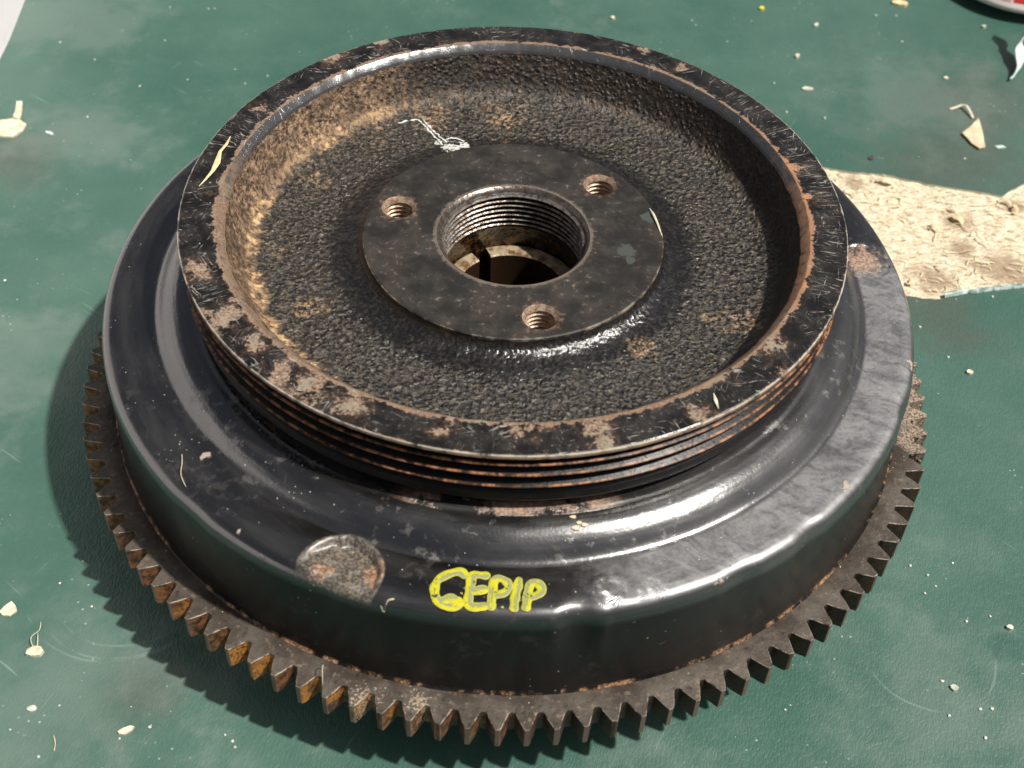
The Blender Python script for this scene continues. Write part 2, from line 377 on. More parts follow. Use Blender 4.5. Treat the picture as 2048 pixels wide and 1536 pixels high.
def m_damper():
    s = NT('glossy_black_paint', REF)
    big = s.noise(38, 5, .62); mid = s.noise(260, 5, .65); fine = s.noise(1100, 3)
    nz = s.add(s.mul(s.sub(big, .5), 1.6), s.mul(s.sub(mid, .5), 1.2))
    ann = s.mul(s.step(s.r, .1118, .1130), s.step(s.z, .0330, .0345))
    shoulder = s.step(s.r, .1126, .1118)
    wall = s.step(s.z, .0340, .0280)
    film = s.step(s.noise(1, 4, .6, s.stretch(0, 40, 160, s.cyl)), .3, .75)
    col = s.mix(film, (.0045, .0043, .0042), (.018, .017, .016))
    # reflected sky and sun sheen painted pale on the flat ring's right side
    sheen = s.step(s.add(s.blobs([(.078, -.098, .066), (.115, -.050, .055), (.120, -.005, .03), (.045, -.115, .030)], s.warp(40, .01)), s.mul(nz, .5)), -.1, .7)
    col = s.mix(s.mul(s.mul(sheen, ann), .85), col, s.mix(s.step(s.add(s.mul(s.noise(1, 4, .65, s.stretch(18, 90, 330, s.warp(45, .02))), .45), s.add(s.mul(s.noise(60, 4, .65), .35), s.mul(fine, .20))), .38, .62), (.075, .075, .077), (.26, .26, .265)))
    col = s.mix(s.mul(s.mul(sheen, s.mul(s.sub(1, ann), s.sub(1, wall))), .22), col, (.10, .098, .095))
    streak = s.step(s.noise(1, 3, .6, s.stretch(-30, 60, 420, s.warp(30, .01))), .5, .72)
    col = s.mix(s.mul(s.mul(s.mul(sheen, ann), streak), .35), col, (.30, .29, .27))
    dust = s.mul(s.step(s.add(mid, s.mul(s.sub(big, .5), .8)), .58, .72), s.lerp(shoulder, .35, .8))
    col = s.mix(s.mul(dust, .38), col, (.12, .104, .085))
    # rust: ledge under the pulley, foot of the wall, drilled spots, chips
    ledge = s.mul(s.mul(s.step(s.blobs([(.002, -.100, .034)]), 0, .4), s.mul(s.step(s.r, .1006, .1000), s.step(s.z, .0410, .0412))), s.step(s.add(s.noise(50, 3), s.mul(s.sub(mid, .5), .8)), .42, .60))
    foot = s.mul(s.step(s.z, .0016, .0004), s.step(s.add(s.mul(mid, .7), s.mul(big, .5)), .56, .70))
    du = s.add(s.mul(s.sub(s.x, DIMP[0]), .62/DIMP[2]), s.mul(s.sub(s.y, DIMP[1]), .78/DIMP[2]))
    dimz = s.mul(s.mul(s.step(s.blobs([DIMP]), -.13, -.04), s.step(s.add(du, s.mul(s.sub(mid, .5), 1.2)), -.75, -.25)), s.mul(s.step(s.z, .0312, .0320), s.step(s.z, .0410, .0395)))
    dim = s.step(s.add(s.blobs([(-.0322, -.1150, .0050), (-.046, -.1150, .004)]), s.mul(s.sub(mid, .5), 2.4)), .1, .6)
    dim = s.mul(dim, dimz)
    col = s.mix(s.mul(dimz, .7), col, s.mix(s.step(fine, .4, .62), (.045, .036, .028), (.24, .19, .13)))
    dim2 = s.step(s.add(s.blobs([(.1155, .0175, .0095)]), s.mul(s.sub(mid, .5), 2.2)), .1, .7)
    chips = s.step(s.add(s.blobs([(-.070, -.1035, .0018), (-.0625, -.1128, .0022), (-.0555, -.1178, .0020), (-.037, -.1235, .0025), (.0955, -.0795, .0025), (-.083, -.0790, .0025), (.1235, -.030, .0025), (.060, -.1135, .002)], s.warp(260, .006)), s.mul(s.sub(mid, .5), 3.0)), .35, .6)
    chips = s.mul(chips, s.step(s.z, .0325, .0335))
    rustm = s.mx(s.mx(ledge, foot), s.mx(dim, s.mx(dim2, chips)))
    rust = s.mix(s.step(fine, .35, .65), (.12, .062, .034), (.36, .21, .12))
    rust = s.mix(chips, rust, (.33, .25, .20))
    col = s.mix(rustm, col, rust)
    scr = s.mul(scratches(s, .735), s.lerp(sheen, .3, .8))
    col = s.mix(s.mul(scr, .55), col, (.42, .41, .38))
    dots = s.mul(s.step(s.voro(420), .13, .08), s.step(s.noise(60, 2), .54, .64))
    col = s.mix(s.mul(dots, .7), col, (.45, .42, .36))
    # fingerprints: fine ridges in the grease
    fp = s.step(s.blobs([(.029, -.1175, .0062), (.040, -.1180, .0052)], s.warp(120, .003)), 0, .35)
    k = s.n('ShaderNodeTexWave'); k.wave_type = 'BANDS'; k.inputs['Scale'].default_value = 620; k.inputs['Distortion'].default_value = 1.5; k.inputs['Detail'].default_value = 1
    s.l(s.stretch(35, 1, 1, s.warp(60, .008)), k.inputs[0])
    ridge = s.mul(s.mul(k.outputs['Fac'], fp), ann)
    rough = s.lerp(s.mul(film, 1), .20, .34)
    rough = s.lerp(s.mul(sheen, ann), rough, s.lerp(mid, .34, .52))
    rough = s.lerp(s.mx(rustm, s.mul(dust, .6)), rough, .72)
    rough = s.lerp(wall, rough, .30)
    rough = s.lerp(dimz, rough, .5)
    rough = s.add(rough, s.mul(ridge, -.12))
    h = s.add(s.mul(s.add(mid, dust), .25), s.mul(s.mx(rustm, 0), .5))
    nb = s.bump(h, .00020, .55); nb = s.bump(ridge, .00008, .8, nb)
    nb = s.bump(s.noise(28, 3, .5), .0012, .30, nb)
    nb = s.bump(s.mul(s.add(s.mul(fine, .6), s.mul(mid, .5)), s.add(s.lerp(shoulder, .18, .55), rustm)), .00018, .7, nb)
    return s.out(col, rough, nb, spec=s.lerp(wall, .6, .05), ior=2.1, coat=s.mul(s.mul(s.sub(1, rustm), s.sub(1, dimz)), s.lerp(wall, .5, .03)), coat_r=.12)
def m_gear():
    s = NT('ring_gear_steel', REF)
    big = s.noise(70, 4, .6); mid = s.noise(420, 5, .65); fine = s.noise(1300, 3)
    col = s.mix(s.step(big, .35, .65), (.055, .043, .034), (.115, .098, .080))
    col = s.mix(s.mul(s.step(mid, .55, .72), .7), col, (.25, .19, .14))
    col = s.mix(s.mul(s.step(mid, .42, .30), .7), col, (.018, .014, .012))
    # seam to the painted wall
    seam = s.mul(s.step(s.r, .1295, .1292), s.mul(s.step(mid, .45, .6), s.step(big, .4, .6))); col = s.mix(s.mul(seam, .7), col, (.36, .25, .16))
    # orange flanks and tips, below the top face
    below = s.mul(s.step(s.z, -.0003, -.0010), s.step(s.r, .1336, .1350))
    rc = s.mix(s.step(mid, .36, .64), (.045, .022, .013), (.26, .115, .045))
    rc = s.mix(s.mul(s.step(s.blobs([(-.06, -.122, .055)]), 0, .5), s.mul(s.step(s.noise(95, 2), .48, .60), s.step(fine, .35, .6))), rc, (.50, .22, .045))
    rc = s.mix(s.mul(s.step(s.x, -.02, .03), .8), rc, (.020, .013, .010))  # flanks painted darker to the right, shade of faces turned from the sun
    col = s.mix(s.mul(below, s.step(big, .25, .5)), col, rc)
    be = s.mul(s.mul(s.step(s.z, -.00047, -.00041), s.step(s.z, -.00020, -.00025)), s.mul(s.step(s.r, .1347, .1351), s.step(mid, .42, .55)))
    col = s.mix(s.mul(be, .75), col, (.42, .36, .30))
    tip = s.step(s.r, .1397, .1401); col = s.mix(s.mul(tip, .8), col, (.17, .12, .095))
    crust = s.step(s.add(s.blobs([(.1375, .0005, .016), (.137, -.018, .013), (.1325, -.030, .007)]), s.mul(s.sub(mid, .5), 1.2)), .05, .4)
    col = s.mix(s.mul(crust, .8), col, s.mix(s.step(fine, .35, .65), (.10, .075, .055), (.42, .33, .25)))
    gd = s.step(s.add(s.blobs([(-.035, -.1325, .010), (-.02, -.1325, .009)]), s.mul(s.sub(fine, .5), 3.0)), .7, 1.1)
    col = s.mix(s.mul(gd, .7), col, (.50, .40, .28))
    nb = s.bump(s.add(mid, s.mul(crust, fine)), .00035, .8); nb = s.bump(fine, .00012, .6, nb)
    return s.out(col, s.lerp(crust, s.lerp(mid, .42, .62), .85), nb, spec=.5, metal=s.lerp(crust, .25, 0))
def m_yellow():
    s = NT('yellow_paint_pen', REF)
    uv = s.n('ShaderNodeUVMap'); q = s.n('ShaderNodeSeparateXYZ'); s.l(uv.outputs[0], q.inputs[0]); v = q.outputs[1]
    n = s.noise(500, 3, .6); big = s.noise(210, 2)
    c = s.step(s.add(s.op('ABSOLUTE', s.sub(v, .30)), s.mul(s.sub(n, .5), .45)), .20, .13)
    c = s.mul(c, s.step(big, .36, .46))
    col = s.mix(s.step(n, .3, .7), (.56, .52, .015), (.42, .42, .05))
    col = s.mix(s.mul(c, .9), col, (.25, .27, .17))
    gone = s.mul(s.step(s.noise(330, 4, .7), .60, .64), s.step(s.op('ABSOLUTE', s.sub(v, .5)), .5, .3))
    col = s.mix(gone, col, (.025, .027, .02))
    line = s.mul(s.step(s.op('ABSOLUTE', s.sub(v, .52)), .05, .02), s.step(n, .48, .55))
    col = s.mix(s.mul(line, .8), col, (.06, .07, .03))
    return s.out(col, .45, s.bump(n, .0002, .4))
def simple(name, a, b, sc_=400, rough=.8, metal=0):
    s = NT(name); n = s.noise(sc_, 3, .6)
    return s.out(s.mix(s.step(n, .35, .65), a, b), rough, s.bump(n, .0003, .5), metal=metal)

M = dict(straw2=simple('fibre_cream', (.62, .50, .30), (.86, .78, .58), 300), vinyl=m_vinyl(), backing=m_backing(), flap=m_underside(), board=m_board(), rim=m_rim(), dish=m_dish(), hub=m_hub(), thread=m_thread(), rthread=m_rusty_thread(),
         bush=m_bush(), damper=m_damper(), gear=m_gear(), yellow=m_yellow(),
         cream=simple('cream_scrap', (.50, .44, .31), (.72, .66, .51)), straw=simple('straw', (.66, .48, .24), (.80, .64, .38)),
         tan=simple('tan_chip', (.62, .46, .30), (.76, .62, .44), 250), white=simple('white_card', (.66, .62, .64), (.70, .67, .68), 60, .6),
         pale=simple('pale_vinyl_back', (.50, .62, .58), (.74, .84, .80), 250, .35), crumb=simple('crumb', (.38, .42, .35), (.72, .72, .62)),
         tub=simple('tub_white', (.66, .60, .57), (.70, .64, .61), 80, .35), red=simple('red_print', (.36, .012, .012), (.42, .02, .02), 80, .35),
         pink=simple('pink_print', (.50, .22, .23), (.54, .26, .26), 80, .35), scrape=simple('white_scrape', (.42, .42, .39), (.80, .80, .76), 900, .7))

# ------------------------------------------------------------------ table: vinyl cover with a torn strip, board under it
TEAR = [(.1025, .1572), (.1355, .1578), (.1462, .1557), (.1636, .1544), (.1718, .1515), (.1802, .1492), (.1927, .1466), (.2042, .1447), (.2104, .143), (.2145, .1468), (.2219, .1522), (.2597, .1686), (.2606, .0982), (.2059, .0854), (.1926, .0828), (.1799, .0796), (.1729, .0774), (.17, .0748), (.164, .0747), (.1544, .0762), (.1356, .0838), (.0964, .0934)]
def jag(poly, step=.0012, amp=.0004):
    out = []
    for a, b in zip(poly, poly[1:]+poly[:1]):
        k = max(1, int(math.dist(a, b)/step))
        for i in range(k):
            t = i/k; x = a[0]+(b[0]-a[0])*t; y = a[1]+(b[1]-a[1])*t
            n = noise.noise_vector(Vector((x*450, y*450, 3)))+.6*noise.noise_vector(Vector((x*1400, y*1400, 8)))
            out.append((x+n.x*amp, y+n.y*amp))
    return out
TJ = jag(TEAR)
bm = bmesh.new()
S = 1.2
ov = [bm.verts.new((x, y, Z0)) for x, y in ((-S, -S), (S, -S), (S, S), (-S, S))]
hv = [bm.verts.new((x, y, Z0)) for x, y in TJ]
es = [bm.edges.new((L[i], L[(i+1) % len(L)])) for L in (ov, hv) for i in range(len(L))]
bmesh.ops.triangle_fill(bm, use_beauty=True, use_dissolve=False, edges=es, normal=(0, 0, 1))
me = bpy.data.meshes.new('table_top'); bm.to_mesh(me); bm.free()
table = link('table_top', me, M['vinyl']); tag(table, kind='structure')
n = len(TJ); vs = [(x, y, Z0) for x, y in TJ]+[(x*.9985+.0003, y*.9985+.0002, Z0-.0014) for x, y in TJ]
link('torn_edge', mesh('torn_edge', vs, [(i, (i+1) % n, n+(i+1) % n, n+i) for i in range(n)]), M['backing'], table)
# table body under the cover
def box(x0, x1, y0, y1, z0, z1):
    return [(x, y, z) for z in (z0, z1) for y in (y0, y1) for x in (x0, x1)], [(0, 2, 3, 1), (4, 5, 7, 6), (0, 1, 5, 4), (2, 6, 7, 3), (0, 4, 6, 2), (1, 3, 7, 5)]
link('table_board', mesh('table_board', *box(-S, S, -S, S, Z0-.022, Z0-.0030), smooth=0), M['board'], table)
gx, gy = 230, 150; vs = []; fs = []
for j in range(gy+1):
    for i in range(gx+1):
        x = .090+.175*i/gx; y = .066+.110*j/gy; p = Vector((x, y, 0))
        h = noise.fractal(p*150, 1, 2, 4)*.00045+max(0, noise.noise(Vector((x*110, y*420, 2))))*.0005
        vs.append((x, y, Z0-.0011+h*.8))
for j in range(gy):
    for i in range(gx):
        a = j*(gx+1)+i; fs.append((a, a+1, a+gx+2, a+gx+1))
# keep it below the vinyl outside the tear
def inside(x, y, poly):
    c = False
    for i in range(len(poly)):
        (x1, y1), (x2, y2) = poly[i], poly[i-1]
        if (y1 > y) != (y2 > y) and x < (x2-x1)*(y-y1)/(y2-y1)+x1: c = not c
    return c
vs = [(x, y, z if inside(x, y, TEAR) else min(z, Z0-.0009)) for x, y, z in vs]
bare = link('bare_board', mesh('bare_board', vs, fs), M['board']); tag(bare, kind='structure')

def thing(name, verts, faces, mat, label, cat, group=None, smooth=40):
    o = link(name, mesh(name, verts, faces, smooth), mat); return tag(o, label, cat, group)
def flake(poly, z, th, amp=.0003, bulge=0, jagamp=.00015):
    P = jag(poly, max(.0004, math.dist(poly[0], poly[1])/6), jagamp)
    cx = sum(p[0] for p in P)/len(P); cy = sum(p[1] for p in P)/len(P); n = len(P)
    def hh(x, y): return noise.noise(Vector((x*300, y*300, 9)))*amp
    vs = [(x, y, z+.00003) for x, y in P]
    for k, f in ((1, 1.0), (2, .6)):
        vs += [(cx+(x-cx)*f, cy+(y-cy)*f, z+th+abs(hh(x, y))+bulge*(1-f)) for x, y in P]
    vs.append((cx, cy, z+th+bulge))
    fs = []
    for k in (0, 1):
        fs += [(k*n+i, k*n+(i+1) % n, (k+1)*n+(i+1) % n, (k+1)*n+i) for i in range(n)]
    fs += [(2*n+i, 2*n+(i+1) % n, 3*n) for i in range(n)]
    return vs, fs
def rock(x, y, z, r, sq=.6, seed=0, n1=7, n2=5):
    vs = []; fs = []
    for j in range(1, n2):
        a = PI*j/n2
        for i in range(n1):
            b = 2*PI*i/n1; v = Vector((math.sin(a)*math.cos(b), math.sin(a)*math.sin(b), math.cos(a)*sq))
            v *= r*(.75+.5*abs(noise.noise(v*1.7+Vector((seed*3.1, seed*1.7, 0)))+.3))
            vs.append((x+v.x, y+v.y, z+r*sq*.8+v.z))
    vs += [(x, y, z+r*sq*1.7), (x, y, z)]
    for j in range(n2-2):
        for i in range(n1): fs.append((j*n1+i, (j+1)*n1+i, (j+1)*n1+(i+1) % n1, j*n1+(i+1) % n1))
    t = len(vs)-2
    for i in range(n1):
        fs.append((i, (i+1) % n1, t)); fs.append(((n2-2)*n1+(i+1) % n1, (n2-2)*n1+i, t+1))
    return vs, fs
def join(lst):
    V = []; F = []
    for v, f in lst:
        k = len(V); V += list(v); F += [tuple(i+k for i in q) for q in f]
    return V, F

# curled lips of the torn cover
lip = [(.1721, .0768), (.1760, .0790), (.1806, .0800)]
vs = []; fs = []
K = 8
path = smooth_path([(x, y, 0) for x, y in ((.1719, .0764), (.1770, .0782), (.1820, .0799))], 4)
for p in path:
    for k in range(K+1):
        a = PI*1.05*k/K; vs.append((p.x+.0006*k/K, p.y-.0012+.0026*(math.sin(a*.5)), Z0+.0003+.0012*math.sin(a)))
for i in range(len(path)-1):
    for k in range(K): fs.append((i*(K+1)+k, (i+1)*(K+1)+k, (i+1)*(K+1)+k+1, i*(K+1)+k+1))
fl = link('torn_flap', mesh('torn_flap', vs, fs), M['flap'], table)
path = smooth_path([(x, y, Z0+.0002) for x, y in ((.1822, .0794), (.1926, .0822), (.2059, .0850), (.2300, .0905))], 6)
link('torn_flap', mesh('torn_flap', *tube([p+Vector((0, noise.noise(p*400)*.0004, 0)) for p in path], .0013, 8, .55)), M['flap'], table)

# wood shavings lying in the tear
CH = [(.1605, .1489, .0075, .0026, -5, 'broad pale shaving at the upper edge of the torn strip'), (.1763, .1190, .0021, .0052, 12, 'thin curled shaving left of the thick one in mid strip'), (.1440, .1407, .0010, .0059, 30, 'thin splinter nearest the pulley on the bare strip'),
      (.1865, .1318, .0045, .0014, -10, 'dark edged splinter above the thick curled shaving'), (.1872, .1251, .0028, .0062, 20, 'thick orange curled shaving in the middle of the bare strip'), (.2104, .1385, .0014, .0059, 40, 'upright shaving at the right end of the bare strip'),
      (.2136, .1337, .0016, .0065, -20, 'yellow shaving against the frame at the right end of the strip'), (.1596, .0833, .0024, .0020, 0, 'small square chip near the lower edge of the bare strip'), (.1737, .0939, .0009, .0045, 0, 'hair thin splinter standing in the lower brown stain'),
      (.1941, .1126, .0008, .0046, 20, 'short fibre right of the lower brown stain')]
for x, y, a, b, rot, lab in CH:
    ca, sa = math.cos(R(rot)), math.sin(R(rot)); L = max(a, b); wd = min(a, b); ax = (1, 0) if a > b else (0, 1)
    pts = []
    for k in range(7):
        t = (k/6-.5)*L; px, py = ax[0]*t, ax[1]*t; bend = .12*L*math.sin(k*1.1)
        px += bend*ax[1]; py += bend*ax[0]
        pts.append((x+px*ca-py*sa, y+px*sa+py*ca, Z0-.0002+.0013*math.sin(PI*k/6)+.0004))
    v, f = tube(smooth_path(pts, 3), [wd*.5*max(.12, math.sin(PI*(k+.6)/19.5))**.6 for k in range(19)], 8, .16)
    thing('wood_shaving', v, f, M['straw'] if 'orange' in lab or 'yellow' in lab else M['tan'], lab, 'wood shaving', 'wood shavings on the bare strip')

fb = []
rf = random.Random(11)
for k in range(520):
    x, y = rf.uniform(.12, .262), rf.uniform(.074, .158)
    if not inside(x, y, TEAR): continue
    a = rf.gauss(-.15, .7); L = rf.uniform(.002, .007); c = rf.uniform(-.9, .9); P = []
    for i in range(6):
        t = i/5-.5; P.append((x+math.cos(a+c*t)*L*t, y+math.sin(a+c*t)*L*t, Z0-.0006+.0009*math.cos(PI*t)*rf.uniform(.6, 1)))
    if all(inside(p[0], p[1], TEAR) for p in P): fb.append(tube(P, rf.uniform(.00010, .00028), 5, .6))
tag(link('board_fibres', mesh('board_fibres', *join(fb)), M['straw2']), 'loose fibres matted on the bare strip', 'fibres', kind='stuff')

# ------------------------------------------------------------------ flywheel: ring gear with its teeth
N_T = 110; RB, RR, RT = .1336, .1347, .1401; ZT, ZB = -.0002, -.0094
gear = link('ring_gear', mesh('ring_gear', *lathe([(RB, ZT), (.1292, ZT), (.1289, ZT-.0002), (.1240, ZT-.0002), (.1180, ZB), (.1200, ZB), (RB, ZB)], 440)), M['gear'], root)
gear.location = (0, 0, -Z0)
def tooth_mesh(seed):
    rnd = random.Random(seed); p = 2*PI/N_T/2
    half = [(p, RB), (p, RR), (p*.90, RR+.00001), (p*.80, RR+.00012), (p*.725, RR+.0005), (p*.67, RR+.0011), (p*.545, RR+.0022), (p*.415, RR+.0033), (p*.285, RR+.0044), (p*.19, RT-.0003), (p*.155, RT)]
    j = [(rnd.uniform(-.02, .02)*p, rnd.uniform(-.00008, .00008)) for _ in half]
    right = [(a+(da if i > 2 else 0), r+(dr if i > 2 else 0)) for i, ((a, r), (da, dr)) in enumerate(zip(half, j))]
    left = [(-a+(rnd.uniform(-.02, .02)*p if i > 2 else 0), r) for i, (a, r) in enumerate(half)]
    if seed % 5 == 3: left[-1] = (left[-1][0], RT-.0005)      # a knocked corner
    ol = left+right[::-1]                                       # counter-clockwise from the left root, over the tip
    pts = [(r*math.cos(a), r*math.sin(a)) for a, r in ol]; n = len(pts)
    def inset(d):
        out = []
        for i, (x, y) in enumerate(pts):
            if i < 2 or i > n-3: out.append((x, y)); continue
            (x0, y0), (x1, y1) = pts[i-1], pts[i+1]; tx, ty = x1-x0, y1-y0; l = math.hypot(tx, ty)
            a = math.atan2(y, x); nx, ny = -ty/l, tx/l
            if nx*math.cos(a)+ny*math.sin(a) > 0 and i not in (): nx, ny = -nx, -ny
            if abs(a) < p*.05: pass
            out.append((x+nx*d, y+ny*d))
        return out
    ins = inset(.00022)
    lip = [(x, y, ZT) for x, y in ins]; t2 = [(x, y, ZT-(.00022 if 1 < i < n-2 else 0)) for i, (x, y) in enumerate(pts)]
    b2 = [(x, y, ZB+(.0006 if 1 < i < n-2 else 0)) for i, (x, y) in enumerate(pts)]; b1 = [(x, y, ZB) for x, y in inset(.0005)]
    vs = lip+t2+b2+b1; fs = []
    for k in range(3):
        for i in range(n-1):
            fs.append((k*n+i, (k+1)*n+i, (k+1)*n+i+1, k*n+i+1))
    fs.append(tuple(range(n))); fs.append(tuple(3*n+i for i in range(n))[::-1])
    me = mesh('tooth', vs, fs, 28); me.materials.append(M['gear'])
    return me
TM = [tooth_mesh(k) for k in range(10)]
# a tooth tip was measured at -89.43 degrees
for i in range(N_T):
    o = bpy.data.objects.new('tooth', TM[(i*7+i//9) % 10]); C.objects.link(o); o.parent = gear
    o.rotation_euler = (0, 0, R(-89.4)+2*PI*i/N_T)

# damper body: wall, flat ring, shoulder
def dent(p, spots):
    x, y, z = p; k = 0
    for sx, sy, sr, d in spots:
        q = math.hypot(x-sx, y-sy)/sr
        if q < 1: k += d*(1-q*q)**2
    return k
DENTS = [(.022, -.1262, .007, .0009), (.018, -.1265, .004, .0003), (.026, -.1255, .005, -.0004), (.065, -.1105, .008, .0006), (.085, -.096, .007, .0007), (.118, -.048, .007, .0006), (-.045, -.119, .006, .0004), (-.085, -.096, .009, .0004)]
DP = [(.0940, .0400), (.0955, .0416), (.0988, .0416), (.0998, .0413), (.1020, .0411), (.1040, .0406), (.1058, .0398), (.1074, .0387), (.1088, .0374), (.1099, .0362), (.1107, .0355), (.1114, .0351), (.1122, .0349), (.1235, .0349), (.1250, .0347), (.1262, .0342), (.1271, .0334), (.1277, .0323), (.1280, .0308), (.1281, .0290), (.1283, .0150), (.1286, .0050), (.1290, .0006), (.1296, -.0001)]
DPR = resample(DP, .0006)
def prof_z(r):
    for (r0, z0), (r1, z1) in zip(DP, DP[1:]):
        if r0 <= r <= r1 and r1 > r0: return z0+(z1-z0)*(r-r0)/(r1-r0)
    return .0349
def dfn(p, r, a):
    x, y, z = p
    k = dent(p, DENTS)*max(0, min(1, (z-.006)/.020))
    if r > .1225: r2 = r-k; x, y, z = r2*math.cos(a), r2*math.sin(a), z-k*.5
    if .0995 < r < .1283 and z > .02:
        z += noise.noise(Vector((x*45, y*45, 1)))*.00022
    q = math.hypot(x-DIMP[0], y-DIMP[1])/DIMP[2]
    wob = 1+.06*noise.noise(Vector((x*300, y*300, 5)))
    if q < wob and z > .0335:
        u = ((x-DIMP[0])*.62+(y-DIMP[1])*.78)/DIMP[2]          # towards the hub and right: deeper
        f = .0349-.0010-.0021*u+noise.noise(Vector((x*400, y*400, 0)))*.0004
        e = min(1, (wob-q)/.09)
        z = z+(min(z, f)-z)*e
    q = math.hypot(x-DIMP2[0], y-DIMP2[1])/DIMP2[2]
    if q < 1 and z > .02: z = min(z, .0349-.0005+noise.noise(Vector((x*400, y*400, 0)))*.0004)
    return (x, y, z)
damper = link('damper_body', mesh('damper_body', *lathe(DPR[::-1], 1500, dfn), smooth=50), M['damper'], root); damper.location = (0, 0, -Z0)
under = link('rear_hub', mesh('rear_hub', *lathe([(.030, -.0320), (.088, -.0320), (.090, -.0310), (.090, -.0120), (.095, -.0090), (.119, -.0085)][::-1], 96)), M['gear'], root); under.location = (0, 0, -Z0)

# yellow marker letters on the flat ring
LET = [('C', [[(-.0089, -.1152), (-.0099, -.1143), (-.0119, -.1147), (-.0141, -.1159), (-.0157, -.1175), (-.0163, -.1199), (-.0158, -.1225), (-.0144, -.1243), (-.0127, -.1252), (-.0110, -.1252), (-.0099, -.1243), (-.0101, -.1233)], [(-.0136, -.1236), (-.0124, -.1228), (-.0112, -.1229)]]),
       ('E', [[(-.0033, -.1152), (-.0066, -.1153), (-.0071, -.1181), (-.0074, -.1214), (-.0074, -.1242), (-.0061, -.1250), (-.0032, -.1246)], [(-.0063, -.1202), (-.0036, -.1195)]]),
       ('P', [[(-.0016, -.1246), (-.0014, -.1207), (-.0011, -.1168), (.0004, -.1159), (.0022, -.1169), (.0027, -.1186), (.0018, -.1202), (-.0004, -.1211)]]),
       ('I', [[(.0053, -.1164), (.0048, -.1196), (.0044, -.1224), (.0043, -.1247)]]),
       ('P', [[(.0074, -.1244), (.0077, -.1213), (.0081, -.1181), (.0088, -.1169), (.0102, -.1169), (.0113, -.1183), (.0110, -.1198), (.0099, -.1207), (.0084, -.1213)]])]
def ribbon(pts, hw, z, seed):
    P = smooth_path([(x, y, z) for x, y in pts], 7) if len(pts) > 2 else [Vector((pts[0][0]+(pts[1][0]-pts[0][0])*t/6, pts[0][1]+(pts[1][1]-pts[0][1])*t/6, z)) for t in range(7)]
    t0 = (P[0]-P[1]).normalized(); t1 = (P[-1]-P[-2]).normalized()
    Q = []
    for k in (1, .85, .5): Q.append((P[0]+t0*hw*k, math.sqrt(max(.02, 1-k*k))))
    Q += [(p, 1) for p in P]
    for k in (.5, .85, 1): Q.append((P[-1]+t1*hw*k, math.sqrt(max(.02, 1-k*k))))
    vs = []; uv = []; K = 8
    for i, (p, f) in enumerate(Q):
        t = (Q[min(i+1, len(Q)-1)][0]-Q[max(i-1, 0)][0]).normalized(); s_ = Vector((t.y, -t.x, 0))
        ww = hw*f*(1+.30*noise.noise(p*520+Vector((seed, 0, 0))))
        for k in range(K+1):
            u = k/K*2-1; q = p+s_*u*ww; q.z = .0349+noise.noise(Vector((q.x*45, q.y*45, 1)))*.00022+.00001*seed%.00005-.00003+.00013*(max(0, 1-u*u)**.35)*f; vs.append(q); uv.append((i/10, k/K))
    fs = [(i*(K+1)+k, i*(K+1)+k+1, (i+1)*(K+1)+k+1, (i+1)*(K+1)+k) for i in range(len(Q)-1) for k in range(K)]
    return vs, fs, uv
zz = 0
for li, (ch, strokes) in enumerate(LET):
    V = []; F = []; U = []
    for si, st in enumerate(strokes):
        v, f, u = ribbon(st, .00130 if not (ch == 'C' and si == 1) else .0015, .03512+.00004*((li+si) % 3), li*5+si)
        k = len(V); V += v; U += u; F += [tuple(i+k for i in q) for q in f]
    me = bpy.data.meshes.new('painted_letter'); me.from_pydata(V, [], F); uvl = me.uv_layers.new(name='UVMap')
    for lp in me.loops: uvl.data[lp.index].uv = U[lp.vertex_index]
    me.shade_smooth(); o = link('painted_letter', me, M['yellow'], damper)
    o['label'] = 'yellow hand painted letter '+ch
v, f = join([rock(-.0098+.0005, -.1212, .0350, .00035, .4, 1), rock(.0013, -.1249, .0350, .00045, .4, 2)])
link('paint_drip', mesh('paint_drip', v, f), M['yellow'], damper)
for me in (bpy.data.meshes['paint_drip'],): me.uv_layers.new(name='UVMap')

# pulley: rim with belt grooves
pul = empty('belt_pulley'); pul.parent = root; pul.location = (0, 0, -Z0)
RP = [(.0867, .0630), (.0869, .0633), (.0885, .0652), (.0891, .06565), (.0900, .0657), (.0998, .0657), (.1003, .0654), (.1004, .0650), (.1004, .0643), (.1001, .0640), (.0966, .0630), (.0966, .0627), (.0996, .0617), (.1000, .0615), (.1000, .0612), (.0996, .0610)]
for zc in (.0572, .0527):
    RP += [(.0964, .0600-.0572+zc-.0002), (.0964, .0595-.0572+zc-.0002), (.0996, zc+.0004), (.1000, zc+.0002), (.1000, zc-.0001), (.0996, zc-.0003)]
RP += [(.0962, .0512), (.0962, .0508), (.0984, .0496), (.0989, .0491), (.0990, .0486), (.0990, .0464), (.0985, .0455), (.0970, .0451), (.0960, .0440), (.0955, .0417)]
def rfn(p, r, a):
    x, y, z = p
    n = noise.noise(Vector((x*60, y*60, z*60)))*.00012
    if z > .064 and r > .099: n += min(0, noise.noise(Vector((x*420, y*420, 2))))*.0003
    if abs(r-.0888) < .0028 and z > .0625: n += noise.noise(Vector((x*260, y*260, 2)))*.00035
    return (x*(1+n/r), y*(1+n/r), z+(noise.noise(Vector((x*50, y*50, 4)))*.00005))
link('pulley_rim', mesh('pulley_rim', *lathe(RP[::-1], 900, rfn), smooth=25), M['rim'], pul)
